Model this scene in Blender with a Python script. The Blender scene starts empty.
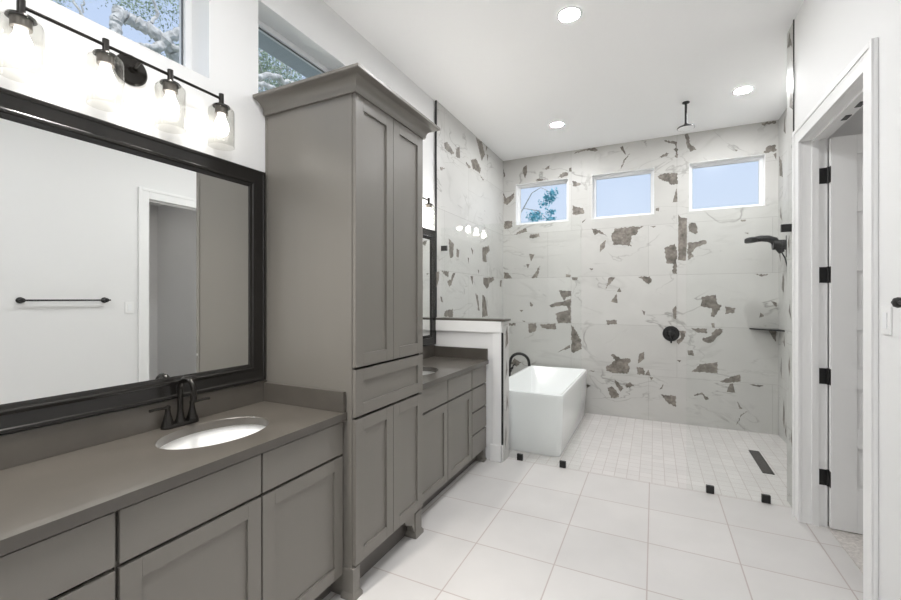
import bpy, bmesh, math, random
from mathutils import Vector, Matrix
SC = bpy.context.scene
COL = SC.collection
PI = math.pi
# ------------------------------------------------------------------ camera, sky, sun, exposure
cam_data = bpy.data.cameras.new('camera')
cam_data.sensor_width = 36.0
cam_data.lens = 36.0 * 419.0 / 901.0
cam_data.shift_y = -1.5 / 901.0
cam_data.clip_start = 0.02
cam = bpy.data.objects.new('camera', cam_data)
COL.objects.link(cam)
cam.location = (0.0, 0.0, 1.45)
cam.rotation_euler = (PI / 2, 0.0, math.atan2(203.5, 419.0))
SC.camera = cam

world = bpy.data.worlds.new('sky')
SC.world = world
world.use_nodes = True
wn = world.node_tree
wn.nodes.clear()
w_out = wn.nodes.new('ShaderNodeOutputWorld')
w_bg = wn.nodes.new('ShaderNodeBackground')
w_tc = wn.nodes.new('ShaderNodeTexCoord')
w_sep = wn.nodes.new('ShaderNodeSeparateXYZ')
w_ramp = wn.nodes.new('ShaderNodeValToRGB')
w_ramp.color_ramp.elements[0].position = 0.0
w_ramp.color_ramp.elements[0].color = (0.74, 0.84, 0.97, 1)
w_ramp.color_ramp.elements[1].position = 0.75
w_ramp.color_ramp.elements[1].color = (0.47, 0.62, 0.93, 1)
wn.links.new(w_tc.outputs['Generated'], w_sep.inputs[0])
wn.links.new(w_sep.outputs['Z'], w_ramp.inputs[0])
wn.links.new(w_ramp.outputs[0], w_bg.inputs[0])
w_bg.inputs[1].default_value = 0.60
wn.links.new(w_bg.outputs[0], w_out.inputs[0])

sun_data = bpy.data.lights.new('sun', 'SUN')
sun_data.energy = 1.5
sun_data.angle = 0.01
sun_data.color = (1.0, 0.95, 0.86)
sun = bpy.data.objects.new('sun', sun_data)
COL.objects.link(sun)
sun.rotation_euler = (math.radians(20), math.radians(38), 0)    # shines from +x, over the roof, onto the trees

SC.view_settings.view_transform = 'Standard'
SC.view_settings.look = 'None'
SC.view_settings.gamma = 1.0
SC.view_settings.use_curve_mapping = False
SC.view_settings.exposure = 0.76
CAN = 285.0        # emission of the recessed ceiling lamps
BULB = 6.0        # emission of the bulbs of the near vanity light
BULB_FAR = 85.0    # emission of the bulbs of the far vanity light

# ------------------------------------------------------------------ sizes of the room
XL, XT, YB, H = -1.90, -1.875, 5.53, 3.35       # left wall, its tile face, back wall, ceiling
XR, XS = 0.86, 1.19                             # wall with the door, shower wall on the right
YR = -1.6                                       # wall behind the camera

# ------------------------------------------------------------------ mesh helpers
class MB:
    def __init__(s): s.bm = bmesh.new(); s.boxy = False
    def box(s, x0, x1, y0, y1, z0, z1, bevel=0.0, mat=0, seg=2):
        r = bmesh.ops.create_cube(s.bm, size=1.0)
        vs = r['verts']
        for v in vs:
            v.co = Vector(((x0+x1)/2 + v.co.x*(x1-x0), (y0+y1)/2 + v.co.y*(y1-y0), (z0+z1)/2 + v.co.z*(z1-z0)))
        fs = set(f for v in vs for f in v.link_faces)
        for f in fs: f.material_index = mat
        if bevel > 0:
            s.boxy = True
            es = list(set(e for v in vs for e in v.link_edges))
            bmesh.ops.bevel(s.bm, geom=es, offset=bevel, segments=seg, profile=0.5, affect='EDGES', clamp_overlap=True)
        return s
    def cyl(s, p0, p1, r0, r1=None, n=24, mat=0, cap=True):
        r1 = r0 if r1 is None else r1
        return s.loft([s.ring(p0, Vector(p1)-Vector(p0), r0, n), s.ring(p1, Vector(p1)-Vector(p0), r1, n)], cap, cap, mat)
    def ring(s, c, axis, r, n=24):
        a = Vector(axis).normalized()
        ref = Vector((0, 0, 1)) if abs(a.z) < 0.9 else Vector((1, 0, 0))
        u = a.cross(ref).normalized(); w = a.cross(u).normalized()
        return [Vector(c) + u*(r*math.cos(2*PI*i/n)) + w*(r*math.sin(2*PI*i/n)) for i in range(n)]
    def loft(s, loops, cap0=True, cap1=True, mat=0, closed=True):
        rings = [[s.bm.verts.new(p) for p in L] for L in loops]
        n = len(rings[0])
        for a, b in zip(rings[:-1], rings[1:]):
            for i in range(n if closed else n-1):
                j = (i+1) % n
                f = s.bm.faces.new((a[i], a[j], b[j], b[i])); f.material_index = mat
        if cap0: f = s.bm.faces.new(rings[0][::-1]); f.material_index = mat
        if cap1: f = s.bm.faces.new(rings[-1]); f.material_index = mat
        return s
    def tube(s, pts, r, n=16, mat=0):
        pts = [Vector(p) for p in pts]
        rs = r if isinstance(r, (list, tuple)) else [r]*len(pts)
        loops = []; u = None
        for i, p in enumerate(pts):
            t = (pts[min(i+1, len(pts)-1)] - pts[max(i-1, 0)]).normalized()
            if u is None:
                ref = Vector((0, 0, 1)) if abs(t.z) < 0.9 else Vector((1, 0, 0))
                u = t.cross(ref).normalized()
            else:
                u = (u - t*u.dot(t)).normalized()
            w = t.cross(u)
            loops.append([p + u*(rs[i]*math.cos(2*PI*k/n)) + w*(rs[i]*math.sin(2*PI*k/n)) for k in range(n)])
        return s.loft(loops, True, True, mat)
    def lathe(s, prof, c, axis=(0, 0, 1), n=32, mat=0, cap0=False, cap1=False, sx=1.0):
        a = Vector(axis).normalized()
        loops = [s.ring(Vector(c) + a*h, a, max(r, 1e-4), n) for r, h in prof]
        return s.loft(loops, cap0, cap1, mat)
    def prism(s, poly, h, mat=0):          # poly: list of Vector, h: extrusion vector
        h = Vector(h); poly = [Vector(p) for p in poly]
        return s.loft([poly, [p+h for p in poly]], True, True, mat)
    def face(s, pts, mat=0):
        f = s.bm.faces.new([s.bm.verts.new(p) for p in pts]); f.material_index = mat
        return s
    def build(s, name, mats, parent=None, smooth=True, weld=False):
        if weld: bmesh.ops.remove_doubles(s.bm, verts=s.bm.verts, dist=1e-5)
        bmesh.ops.recalc_face_normals(s.bm, faces=s.bm.faces)
        o = finish(s.bm, name, mats, parent, smooth)
        if s.boxy and smooth:
            w = o.modifiers.new('weighted_normals', 'WEIGHTED_NORMAL'); w.keep_sharp = True; w.weight = 100
        return o

def finish(bm, name, mats, parent=None, smooth=True):
    me = bpy.data.meshes.new(name)
    bm.to_mesh(me); bm.free()
    for m in (mats if isinstance(mats, (list, tuple)) else [mats]): me.materials.append(m)
    if smooth:
        for p in me.polygons: p.use_smooth = True
        me.set_sharp_from_angle(angle=math.radians(35))
    o = bpy.data.objects.new(name, me)
    COL.objects.link(o)
    if parent is not None:
        o.parent = parent
        base = parent
        off = Vector((0, 0, 0))
        while base is not None:
            off += base.location; base = base.parent
        # mesh data is written in world coordinates: shift it to the parent's frame
        me.transform(Matrix.Translation(-off))
    return o

def thing(name, label, cat, loc, group=None):
    o = bpy.data.objects.new(name, None)
    o.empty_display_size = 0.1
    COL.objects.link(o)
    o.location = loc
    return tag(o, label, cat, group)
def tag(o, label, cat, group=None):
    o['label'] = label; o['category'] = cat
    if group: o['group'] = group
    return o
def structure(o):
    o['kind'] = 'structure'
    return o
def rebase(o, loc):                    # puts a single-mesh thing's origin at its base
    o.data.transform(Matrix.Translation(-Vector(loc))); o.location = loc
    return o
def copy_tree(o, parent=None):
    c = o.copy(); COL.objects.link(c)
    if parent is not None: c.parent = parent
    for ch in list(o.children): copy_tree(ch, c)
    return c

# ------------------------------------------------------------------ materials
def new_mat(name):
    m = bpy.data.materials.new(name); m.use_nodes = True
    nt = m.node_tree; b = nt.nodes['Principled BSDF']
    return m, nt, b
def plain(name, col, rough=0.5, metal=0.0, noise=0.0, scale=40.0, bump=0.0, coat=0.0, spec=0.5, stretch=None):
    m, nt, b = new_mat(name)
    b.inputs['Base Color'].default_value = (*col, 1)
    b.inputs['Roughness'].default_value = rough
    b.inputs['Metallic'].default_value = metal
    b.inputs['Coat Weight'].default_value = coat
    b.inputs['Specular IOR Level'].default_value = spec
    if noise or bump:
        tc = nt.nodes.new('ShaderNodeTexCoord'); mp = nt.nodes.new('ShaderNodeMapping')
        if stretch: mp.inputs['Scale'].default_value = stretch
        no = nt.nodes.new('ShaderNodeTexNoise'); no.inputs['Scale'].default_value = scale; no.inputs['Detail'].default_value = 4
        nt.links.new(tc.outputs['Object'], mp.inputs[0]); nt.links.new(mp.outputs[0], no.inputs['Vector'])
        if noise:
            mx = nt.nodes.new('ShaderNodeMix'); mx.data_type = 'RGBA'
            mx.inputs['A'].default_value = (*[c*(1-noise) for c in col], 1)
            mx.inputs['B'].default_value = (*[min(1, c*(1+noise)) for c in col], 1)
            nt.links.new(no.outputs['Fac'], mx.inputs['Factor']); nt.links.new(mx.outputs['Result'], b.inputs['Base Color'])
        if bump:
            bp = nt.nodes.new('ShaderNodeBump'); bp.inputs['Strength'].default_value = bump; bp.inputs['Distance'].default_value = 0.002
            nt.links.new(no.outputs['Fac'], bp.inputs['Height']); nt.links.new(bp.outputs[0], b.inputs['Normal'])
    return m
def emitter(name, col, strength):
    m, nt, b = new_mat(name)
    b.inputs['Base Color'].default_value = (0.9, 0.9, 0.9, 1)
    b.inputs['Emission Color'].default_value = (*col, 1)
    b.inputs['Emission Strength'].default_value = strength
    return m
def clear_glass(name, tint=(1, 1, 1), ior=1.45, fac=1.0, rough=0.0):
    m = bpy.data.materials.new(name); m.use_nodes = True
    nt = m.node_tree; nt.nodes.clear()
    out = nt.nodes.new('ShaderNodeOutputMaterial'); mix = nt.nodes.new('ShaderNodeMixShader')
    tr = nt.nodes.new('ShaderNodeBsdfTransparent'); gl = nt.nodes.new('ShaderNodeBsdfGlossy'); fr = nt.nodes.new('ShaderNodeFresnel')
    geo = nt.nodes.new('ShaderNodeNewGeometry')
    inv = nt.nodes.new('ShaderNodeMath'); inv.operation = 'SUBTRACT'; inv.inputs[0].default_value = 1.0
    mul = nt.nodes.new('ShaderNodeMath'); mul.operation = 'MULTIPLY'
    tr.inputs[0].default_value = (*tint, 1); gl.inputs['Roughness'].default_value = rough
    fr.inputs['IOR'].default_value = ior
    nt.links.new(geo.outputs['Backfacing'], inv.inputs[1])
    nt.links.new(fr.outputs[0], mul.inputs[0]); nt.links.new(inv.outputs[0], mul.inputs[1])
    sc = nt.nodes.new('ShaderNodeMath'); sc.operation = 'MULTIPLY'; sc.inputs[1].default_value = fac
    nt.links.new(mul.outputs[0], sc.inputs[0])
    nt.links.new(sc.outputs[0], mix.inputs[0]); nt.links.new(tr.outputs[0], mix.inputs[1]); nt.links.new(gl.outputs[0], mix.inputs[2])
    nt.links.new(mix.outputs[0], out.inputs[0])
    return m
def axes(nt, a, b):                    # object coordinates (a, b) as a flat vector
    tc = nt.nodes.new('ShaderNodeTexCoord'); sp = nt.nodes.new('ShaderNodeSeparateXYZ'); cb = nt.nodes.new('ShaderNodeCombineXYZ')
    nt.links.new(tc.outputs['Object'], sp.inputs[0])
    nt.links.new(sp.outputs[a], cb.inputs['X']); nt.links.new(sp.outputs[b], cb.inputs['Y'])
    return cb
def tiles(name, a, b, w, h, ox, oy, c1, c2, grout, gw, rough, offset=0.0, freq=2, veins=False, bump=0.15):
    m, nt, bs = new_mat(name)
    cb = axes(nt, a, b)
    mp = nt.nodes.new('ShaderNodeMapping'); mp.inputs['Location'].default_value = (-ox, -oy, 0)
    nt.links.new(cb.outputs[0], mp.inputs[0])
    br = nt.nodes.new('ShaderNodeTexBrick')
    br.offset = offset; br.offset_frequency = freq; br.squash = 1.0
    br.inputs['Scale'].default_value = 1.0
    br.inputs['Brick Width'].default_value = w; br.inputs['Row Height'].default_value = h
    br.inputs['Mortar Size'].default_value = gw; br.inputs['Mortar Smooth'].default_value = 0.1; br.inputs['Bias'].default_value = 0.0
    br.inputs['Color1'].default_value = (*c1, 1); br.inputs['Color2'].default_value = (*c2, 1); br.inputs['Mortar'].default_value = (*grout, 1)
    nt.links.new(mp.outputs[0], br.inputs['Vector'])
    no = nt.nodes.new('ShaderNodeTexNoise'); no.inputs['Scale'].default_value = 3.0; no.inputs['Detail'].default_value = 6
    nt.links.new(cb.outputs[0], no.inputs['Vector'])
    mx = nt.nodes.new('ShaderNodeMix'); mx.data_type = 'RGBA'; mx.blend_type = 'MULTIPLY'; mx.inputs['Factor'].default_value = 1.0
    rp = nt.nodes.new('ShaderNodeValToRGB')
    rp.color_ramp.elements[0].position = 0.3; rp.color_ramp.elements[0].color = (0.93, 0.93, 0.93, 1)
    rp.color_ramp.elements[1].position = 0.7; rp.color_ramp.elements[1].color = (1, 1, 1, 1)
    nt.links.new(no.outputs['Fac'], rp.inputs[0]); nt.links.new(br.outputs['Color'], mx.inputs['A']); nt.links.new(rp.outputs[0], mx.inputs['B'])
    last = mx.outputs['Result']
    if veins:
        for sc, wd, st, dst, seed in ((0.9, 0.008, 0.6, 1.3, 0.0), (1.6, 0.007, 0.4, 0.8, 7.3), (0.8, 0.03, 0.14, 2.2, 3.1)):
            mp2 = nt.nodes.new('ShaderNodeMapping'); mp2.inputs['Location'].default_value = (seed, seed*0.7, 0)
            mp2.inputs['Rotation'].default_value = (0, 0, 0.5); mp2.inputs['Scale'].default_value = (0.6, 1.35, 1)
            n2 = nt.nodes.new('ShaderNodeTexNoise'); n2.inputs['Scale'].default_value = sc; n2.inputs['Detail'].default_value = 5; n2.inputs['Distortion'].default_value = dst
            s1 = nt.nodes.new('ShaderNodeMath'); s1.operation = 'SUBTRACT'; s1.inputs[1].default_value = 0.5
            s2 = nt.nodes.new('ShaderNodeMath'); s2.operation = 'ABSOLUTE'
            s3 = nt.nodes.new('ShaderNodeMapRange'); s3.inputs['From Min'].default_value = 0.0; s3.inputs['From Max'].default_value = wd
            s3.inputs['To Min'].default_value = st; s3.inputs['To Max'].default_value = 0.0
            n3 = nt.nodes.new('ShaderNodeTexNoise'); n3.inputs['Scale'].default_value = 2.0
            s4 = nt.nodes.new('ShaderNodeMapRange'); s4.inputs['From Min'].default_value = 0.48; s4.inputs['From Max'].default_value = 0.6
            s5 = nt.nodes.new('ShaderNodeMath'); s5.operation = 'MULTIPLY'
            m2 = nt.nodes.new('ShaderNodeMix'); m2.data_type = 'RGBA'; m2.inputs['B'].default_value = (0.16, 0.15, 0.135, 1)
            L = nt.links.new
            L(cb.outputs[0], mp2.inputs[0]); L(mp2.outputs[0], n2.inputs['Vector']); L(n2.outputs['Fac'], s1.inputs[0]); L(s1.outputs[0], s2.inputs[0]); L(s2.outputs[0], s3.inputs['Value'])
            L(mp2.outputs[0], n3.inputs['Vector']); L(n3.outputs['Fac'], s4.inputs['Value']); L(s3.outputs[0], s5.inputs[0]); L(s4.outputs[0], s5.inputs[1])
            L(s5.outputs[0], m2.inputs['Factor']); L(last, m2.inputs['A']); last = m2.outputs['Result']
    nt.links.new(last, bs.inputs['Base Color'])
    bs.inputs['Roughness'].default_value = rough
    if bump:
        bp = nt.nodes.new('ShaderNodeBump'); bp.inputs['Strength'].default_value = bump; bp.inputs['Distance'].default_value = 0.002; bp.invert = True
        nt.links.new(br.outputs['Fac'], bp.inputs['Height']); nt.links.new(bp.outputs[0], bs.inputs['Normal'])
    return m

WALL = plain('white_paint', (0.83, 0.83, 0.828), 0.7, bump=0.05, scale=120)
CEIL = plain('ceiling_paint', (0.95, 0.95, 0.95), 0.85)
TRIM = plain('trim_paint', (0.88, 0.88, 0.875), 0.35)
VINYL = plain('white_vinyl', (0.88, 0.89, 0.9), 0.35)
CAB = plain('taupe_cabinet_paint', (0.190, 0.177, 0.158), 0.36, noise=0.04, scale=6, stretch=(1, 1, 0.1))
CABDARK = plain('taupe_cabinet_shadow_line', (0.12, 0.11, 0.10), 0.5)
QUARTZ = plain('grey_quartz', (0.088, 0.079, 0.068), 0.3, noise=0.18, scale=9, coat=0.4, spec=0.5)
BRONZE = plain('dark_bronze_metal', (0.020, 0.018, 0.016), 0.26, metal=0.5, spec=0.5)
COLLAR = plain('bulb_lit_brushed_bronze', (0.16, 0.145, 0.13), 0.4, metal=0.6)  # brushed bronze, made lighter for the glow of the bulbs
BLACK = plain('matte_black_metal', (0.010, 0.010, 0.010), 0.4)
FRAME = plain('dark_mirror_frame', (0.012, 0.011, 0.010), 0.2, noise=0.25, scale=20)
PORC = plain('white_porcelain', (0.86, 0.86, 0.85), 0.08, coat=0.5)
TUBM = plain('white_acrylic', (0.93, 0.94, 0.94), 0.09, coat=0.2)
MIRROR = plain('mirror_silver', (0.86, 0.87, 0.86), 0.0, metal=1.0)
GLASS = clear_glass('shower_glass', (0.982, 0.990, 0.986))
PANE = clear_glass('window_glass', (0.98, 0.985, 0.99), fac=0.3, rough=0.25)
JAR = clear_glass('jar_glass', (0.90, 0.90, 0.89), fac=1.2)
MARBLE_B = tiles('marble_tile_back', 'X', 'Z', 1.2, 0.598, 0.24-2.4, 0.53-0.598, (0.555, 0.548, 0.525), (0.605, 0.598, 0.575), (0.44, 0.43, 0.41), 0.0022, 0.5, offset=0.25, freq=3, veins=True, bump=0.1)
MARBLE_L = tiles('marble_tile_side', 'Y', 'Z', 1.2, 0.598, 0.12, 0.53-0.598, (0.56, 0.555, 0.535), (0.61, 0.605, 0.585), (0.42, 0.41, 0.39), 0.0022, 0.45, offset=0.5, freq=2, veins=True, bump=0.1)
FLOOR = tiles('floor_tile', 'X', 'Y', 0.4577, 0.447, -0.032-0.4577*8, 2.3-0.447*9, (0.60, 0.582, 0.57), (0.63, 0.61, 0.597), (0.45, 0.39, 0.37), 0.0035, 0.35)
MOSAIC = tiles('shower_mosaic', 'X', 'Y', 0.093, 0.093, -1.875, 3.66, (0.63, 0.607, 0.592), (0.68, 0.655, 0.64), (0.50, 0.45, 0.43), 0.0025, 0.4)
CARPET = plain('beige_carpet', (0.56, 0.53, 0.505), 0.95, noise=0.45, scale=75, bump=1.0)
def patch_mat():
    m, nt, b = new_mat('marble_dark_inclusion')
    tc = nt.nodes.new('ShaderNodeTexCoord')
    n1 = nt.nodes.new('ShaderNodeTexNoise'); n1.inputs['Scale'].default_value = 14; n1.inputs['Detail'].default_value = 8; n1.inputs['Roughness'].default_value = 0.7
    rp = nt.nodes.new('ShaderNodeValToRGB')
    e = rp.color_ramp.elements
    e[0].position = 0.32; e[0].color = (0.085, 0.075, 0.063, 1); e[1].position = 0.72; e[1].color = (0.36, 0.325, 0.285, 1)
    k = e.new(0.5); k.color = (0.19, 0.17, 0.147, 1)
    nt.links.new(tc.outputs['Object'], n1.inputs['Vector']); nt.links.new(n1.outputs['Fac'], rp.inputs[0]); nt.links.new(rp.outputs[0], b.inputs['Base Color'])
    b.inputs['Roughness'].default_value = 0.5
    return m
PATCH = patch_mat()
CAN_M = emitter('lamp_glow', (0.985, 0.992, 1.0), CAN)
BULB_M = emitter('bulb_glow', (1.0, 0.96, 0.91), BULB)
BULB_FAR_M = emitter('far_bulb_glow', (1.0, 0.96, 0.91), BULB_FAR)
BARK = plain('pale_bark', (0.62, 0.60, 0.56), 0.9, noise=0.75, scale=14, bump=0.5)
LEAF = plain('oak_leaf', (0.30, 0.38, 0.27), 0.6, noise=0.5, scale=3)
LEAFB = plain('blue_green_leaf', (0.16, 0.48, 0.58), 0.6, noise=0.4, scale=3)
GRASS = plain('lawn', (0.34, 0.36, 0.28), 0.9, noise=0.3, scale=2)
EAVE = plain('grey_eave_paint', (0.50, 0.53, 0.55), 0.7, noise=0.1, scale=(30), stretch=(0.2, 1, 1))
BACK_MARBLE = [
    [(-1.862,2.511), (-1.754,2.514), (-1.742,2.433), (-1.802,2.403), (-1.862,2.419)],
    [(-1.719,2.318), (-1.637,2.369), (-1.556,2.397), (-1.533,2.346), (-1.625,2.334)],
    [(-1.503,2.308), (-1.374,2.313), (-1.368,2.266), (-1.503,2.259)],
    [(-1.510,2.051), (-1.435,2.036), (-1.487,1.944)],
    [(-1.556,1.913), (-1.503,1.911), (-1.526,1.856)],
    [(-1.363,1.884), (-1.397,1.730), (-1.476,1.725), (-1.419,1.808)],
    [(-1.862,1.816), (-1.814,1.808), (-1.749,1.726), (-1.862,1.724)],
    [(-1.026,1.765), (-0.963,1.753), (-0.974,1.721), (-1.026,1.728)],
    [(-0.953,1.720), (-0.874,1.718), (-0.886,1.682), (-0.942,1.688)],
    [(-1.112,1.556), (-0.953,1.542), (-0.957,1.484), (-1.016,1.469), (-1.048,1.409), (-1.090,1.485)],
    [(-1.242,1.364), (-1.144,1.404), (-1.058,1.409), (-0.963,1.452), (-0.963,1.135), (-1.133,1.130), (-1.155,1.256), (-1.080,1.279), (-0.995,1.302), (-1.016,1.355), (-1.122,1.354), (-1.209,1.332)],
    [(-1.648,1.294), (-1.590,1.294), (-1.613,1.267)],
    [(-1.498,1.407), (-1.453,1.363), (-1.476,1.340), (-1.498,1.351)],
    [(-1.521,1.116), (-1.412,1.119), (-1.412,1.030), (-1.498,0.982), (-1.521,1.026)],
    [(-1.363,1.109), (-1.155,1.121), (-1.148,1.049), (-1.275,1.045), (-1.341,1.065)],
    [(-0.957,1.109), (-0.922,1.078), (-0.839,0.932), (-0.829,0.805), (-0.932,0.750), (-0.957,0.776)],
    [(-1.133,0.745), (-1.090,0.780), (-0.974,0.851), (-0.978,0.808), (-1.080,0.770)],
    [(-1.613,1.147), (-1.567,1.148), (-1.567,1.130)],
    [(-1.802,1.109), (-1.695,1.111), (-1.707,1.077), (-1.790,1.074)],
    [(-1.778,0.560), (-1.707,0.633), (-1.613,0.583), (-1.683,0.521)],
    [(-0.737,0.542), (-0.667,0.541), (-0.687,0.525)],
    [(-0.768,0.364), (-0.717,0.348), (-0.763,0.323)],
    [(-0.707,2.335), (-0.607,2.307), (-0.519,2.218), (-0.627,2.277), (-0.667,2.244)],
    [(-0.432,2.315), (-0.262,2.322), (-0.106,2.315), (-0.179,2.276), (-0.179,2.226), (-0.244,2.210), (-0.262,2.120), (-0.244,2.079), (-0.318,2.103), (-0.461,2.111), (-0.452,2.151), (-0.480,2.225)],
    [(-0.539,2.177), (-0.552,2.085), (-0.611,2.025), (-0.607,2.119)],
    [(-0.432,1.709), (-0.539,1.566), (-0.500,1.710)],
    [(-0.170,1.713), (-0.043,1.714), (-0.025,1.660), (-0.057,1.615)],
    [(-0.413,1.514), (-0.404,1.391), (-0.480,1.411)],
    [(-0.379,1.585), (-0.360,1.530), (-0.413,1.530)],
    [(0.108,2.040), (0.220,2.092), (0.237,2.033), (0.240,1.733), (0.194,1.744), (0.203,1.850), (0.134,1.863)],
    [(0.194,1.326), (0.234,1.374), (0.234,1.204), (0.203,1.219)],
    [(-0.133,1.312), (-0.093,1.292), (-0.106,1.248)],
    [(-0.043,2.310), (0.025,2.309), (-0.007,2.291)],
    [(-0.737,1.831), (-0.687,1.826), (-0.707,1.805)],
    [(-0.539,1.172), (-0.413,1.185), (-0.409,1.134), (-0.519,1.125)],
    [(-0.480,0.751), (-0.442,0.763), (-0.375,0.716), (-0.262,0.723), (-0.253,0.694), (-0.281,0.661), (-0.262,0.602), (-0.290,0.535), (-0.452,0.530), (-0.539,0.551), (-0.539,0.602), (-0.471,0.638), (-0.432,0.692)],
    [(-0.106,0.813), (-0.106,0.723), (-0.179,0.658), (-0.161,0.780)],
    [(-0.188,0.627), (-0.115,0.613), (-0.093,0.574), (-0.106,0.533), (-0.179,0.538)],
    [(-0.061,0.601), (-0.034,0.529), (-0.097,0.534)],
    [(-0.052,0.518), (-0.007,0.512), (-0.029,0.476)],
    [(-0.442,0.445), (-0.404,0.428), (-0.333,0.352), (-0.366,0.304), (-0.413,0.365)],
    [(-0.519,0.345), (-0.461,0.361), (-0.385,0.276), (-0.394,0.234), (-0.480,0.219)],
    [(-0.309,0.405), (-0.262,0.436), (-0.216,0.404), (-0.253,0.376), (-0.303,0.355)],
    [(0.099,0.442), (0.090,0.392), (0.050,0.368)],
    [(0.073,0.316), (0.228,0.318), (0.228,0.188), (0.151,0.222)],
    [(-0.768,0.364), (-0.723,0.347), (-0.768,0.316)],
    [(0.253,2.431), (0.281,2.388), (0.342,2.375), (0.342,2.087), (0.328,1.886), (0.253,1.895)],
    [(0.357,2.314), (0.422,2.315), (0.449,2.241), (0.433,2.175), (0.357,2.221)],
    [(0.347,2.087), (0.525,2.111), (0.536,2.076), (0.445,2.041), (0.387,1.978), (0.410,1.936), (0.347,1.880)],
    [(0.854,2.314), (0.907,2.310), (0.897,2.293), (0.861,2.295)],
    [(0.886,2.171), (0.928,2.168), (0.924,2.150)],
    [(0.981,1.714), (1.114,1.710), (1.053,1.687)],
    [(0.490,1.469), (0.626,1.495), (0.637,1.403), (0.681,1.365), (0.615,1.246), (0.577,1.245), (0.585,1.337), (0.479,1.363)],
    [(0.714,1.365), (0.812,1.340), (0.801,1.296), (0.714,1.274)],
    [(1.033,1.299), (1.067,1.260), (1.022,1.241)],
    [(1.124,1.425), (1.175,1.406), (1.171,1.356)],
    [(0.378,1.109), (0.542,1.109), (0.538,1.055), (0.432,1.068)],
    [(0.495,0.997), (0.569,1.024), (0.621,1.111), (0.703,1.109), (0.621,0.990), (0.579,0.944), (0.506,0.965)],
    [(0.257,1.075), (0.334,1.082), (0.328,1.015), (0.257,0.911), (0.235,0.948), (0.280,1.013)],
    [(0.345,0.853), (0.399,0.856), (0.414,0.795), (0.356,0.799)],
    [(0.389,0.607), (0.464,0.699), (0.642,0.736), (0.642,0.607), (0.495,0.615)],
    [(0.662,0.519), (0.764,0.583), (0.848,0.614), (0.854,0.536), (0.744,0.514)],
    [(0.754,0.503), (0.784,0.513), (0.804,0.412), (0.727,0.412)],
    [(0.932,0.512), (1.061,0.514), (1.010,0.495)],
    [(0.824,0.318), (0.873,0.236), (0.844,0.237)],
    [(0.926,0.228), (0.854,0.143), (0.814,0.055), (0.854,0.167)],
    [(1.105,1.103), (1.171,1.106), (1.167,0.990), (1.133,1.046)],
    [(0.410,0.348), (0.495,0.382), (0.559,0.314), (0.527,0.299), (0.495,0.357), (0.421,0.332)],
    [(0.235,0.734), (0.284,0.737), (0.269,0.711)],
    [(0.579,1.171), (0.611,1.172), (0.617,1.123), (0.590,1.123)],
    [(-0.375,3.302), (-0.347,3.318), (-0.303,3.203), (-0.322,3.212)],
    [(-0.262,3.213), (-0.318,3.140), (-0.366,3.035), (-0.337,3.143)],
    [(0.108,3.310), (0.237,3.273), (0.251,3.087), (0.220,3.097), (0.228,3.158), (0.203,3.191), (0.228,3.207), (0.220,3.247), (0.134,3.284)],
    [(0.055,3.116), (0.134,3.163), (0.160,3.149), (0.142,3.123), (0.081,3.106)],
    [(0.325,3.345), (0.355,3.345), (0.372,3.222), (0.438,3.155), (0.372,3.136), (0.338,3.218), (0.325,3.297)],
    [(0.037,2.892), (0.108,2.922), (0.246,2.904), (0.246,2.778), (0.186,2.776), (0.134,2.821), (0.064,2.859)],
    [(0.237,2.740), (0.246,2.575), (0.194,2.570)],
    [(0.020,2.519), (0.055,2.525), (0.050,2.480), (0.020,2.489)],
    [(-1.590,3.222), (-1.544,3.250), (-1.537,3.148), (-1.567,3.073), (-1.602,3.168)],
    [(-1.297,3.171), (-1.235,3.202), (-1.242,3.164), (-1.286,3.148)],
    [(-1.426,3.033), (-1.374,3.053), (-1.286,3.020), (-1.363,3.010)],
    [(-1.133,3.036), (-1.058,3.085), (-0.991,3.076), (-0.995,3.044), (-1.069,3.021)],
    [(-0.984,3.129), (-0.953,3.135), (-0.953,3.082), (-0.984,3.090)],
    [(-1.874,3.250), (-1.845,3.142), (-1.869,3.122)],
    [(-1.869,2.915), (-1.830,2.830), (-1.719,2.898), (-1.730,2.820), (-1.814,2.737), (-1.869,2.770)],
    [(-0.942,2.963), (-0.829,2.906), (-0.870,2.890), (-0.942,2.898)],
    [(-0.942,2.648), (-0.808,2.596), (-0.798,2.532), (-0.890,2.519), (-0.942,2.534)],
    [(-0.768,2.470), (-0.818,2.407), (-0.825,2.428)],
    [(-0.932,3.314), (-0.808,3.345), (-0.667,3.345), (-0.627,3.310), (-0.657,3.298), (-0.768,3.328), (-0.901,3.310)],
    [(1.044,3.339), (1.168,3.341), (1.171,3.319), (1.059,3.313)],
    [(1.059,3.022), (1.103,3.087), (1.168,3.085), (1.171,3.023), (1.081,3.010)],
    [(1.146,2.991), (1.171,3.005), (1.171,2.925)],
    [(0.801,3.093), (0.832,3.084), (0.812,3.069)],
]
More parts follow.
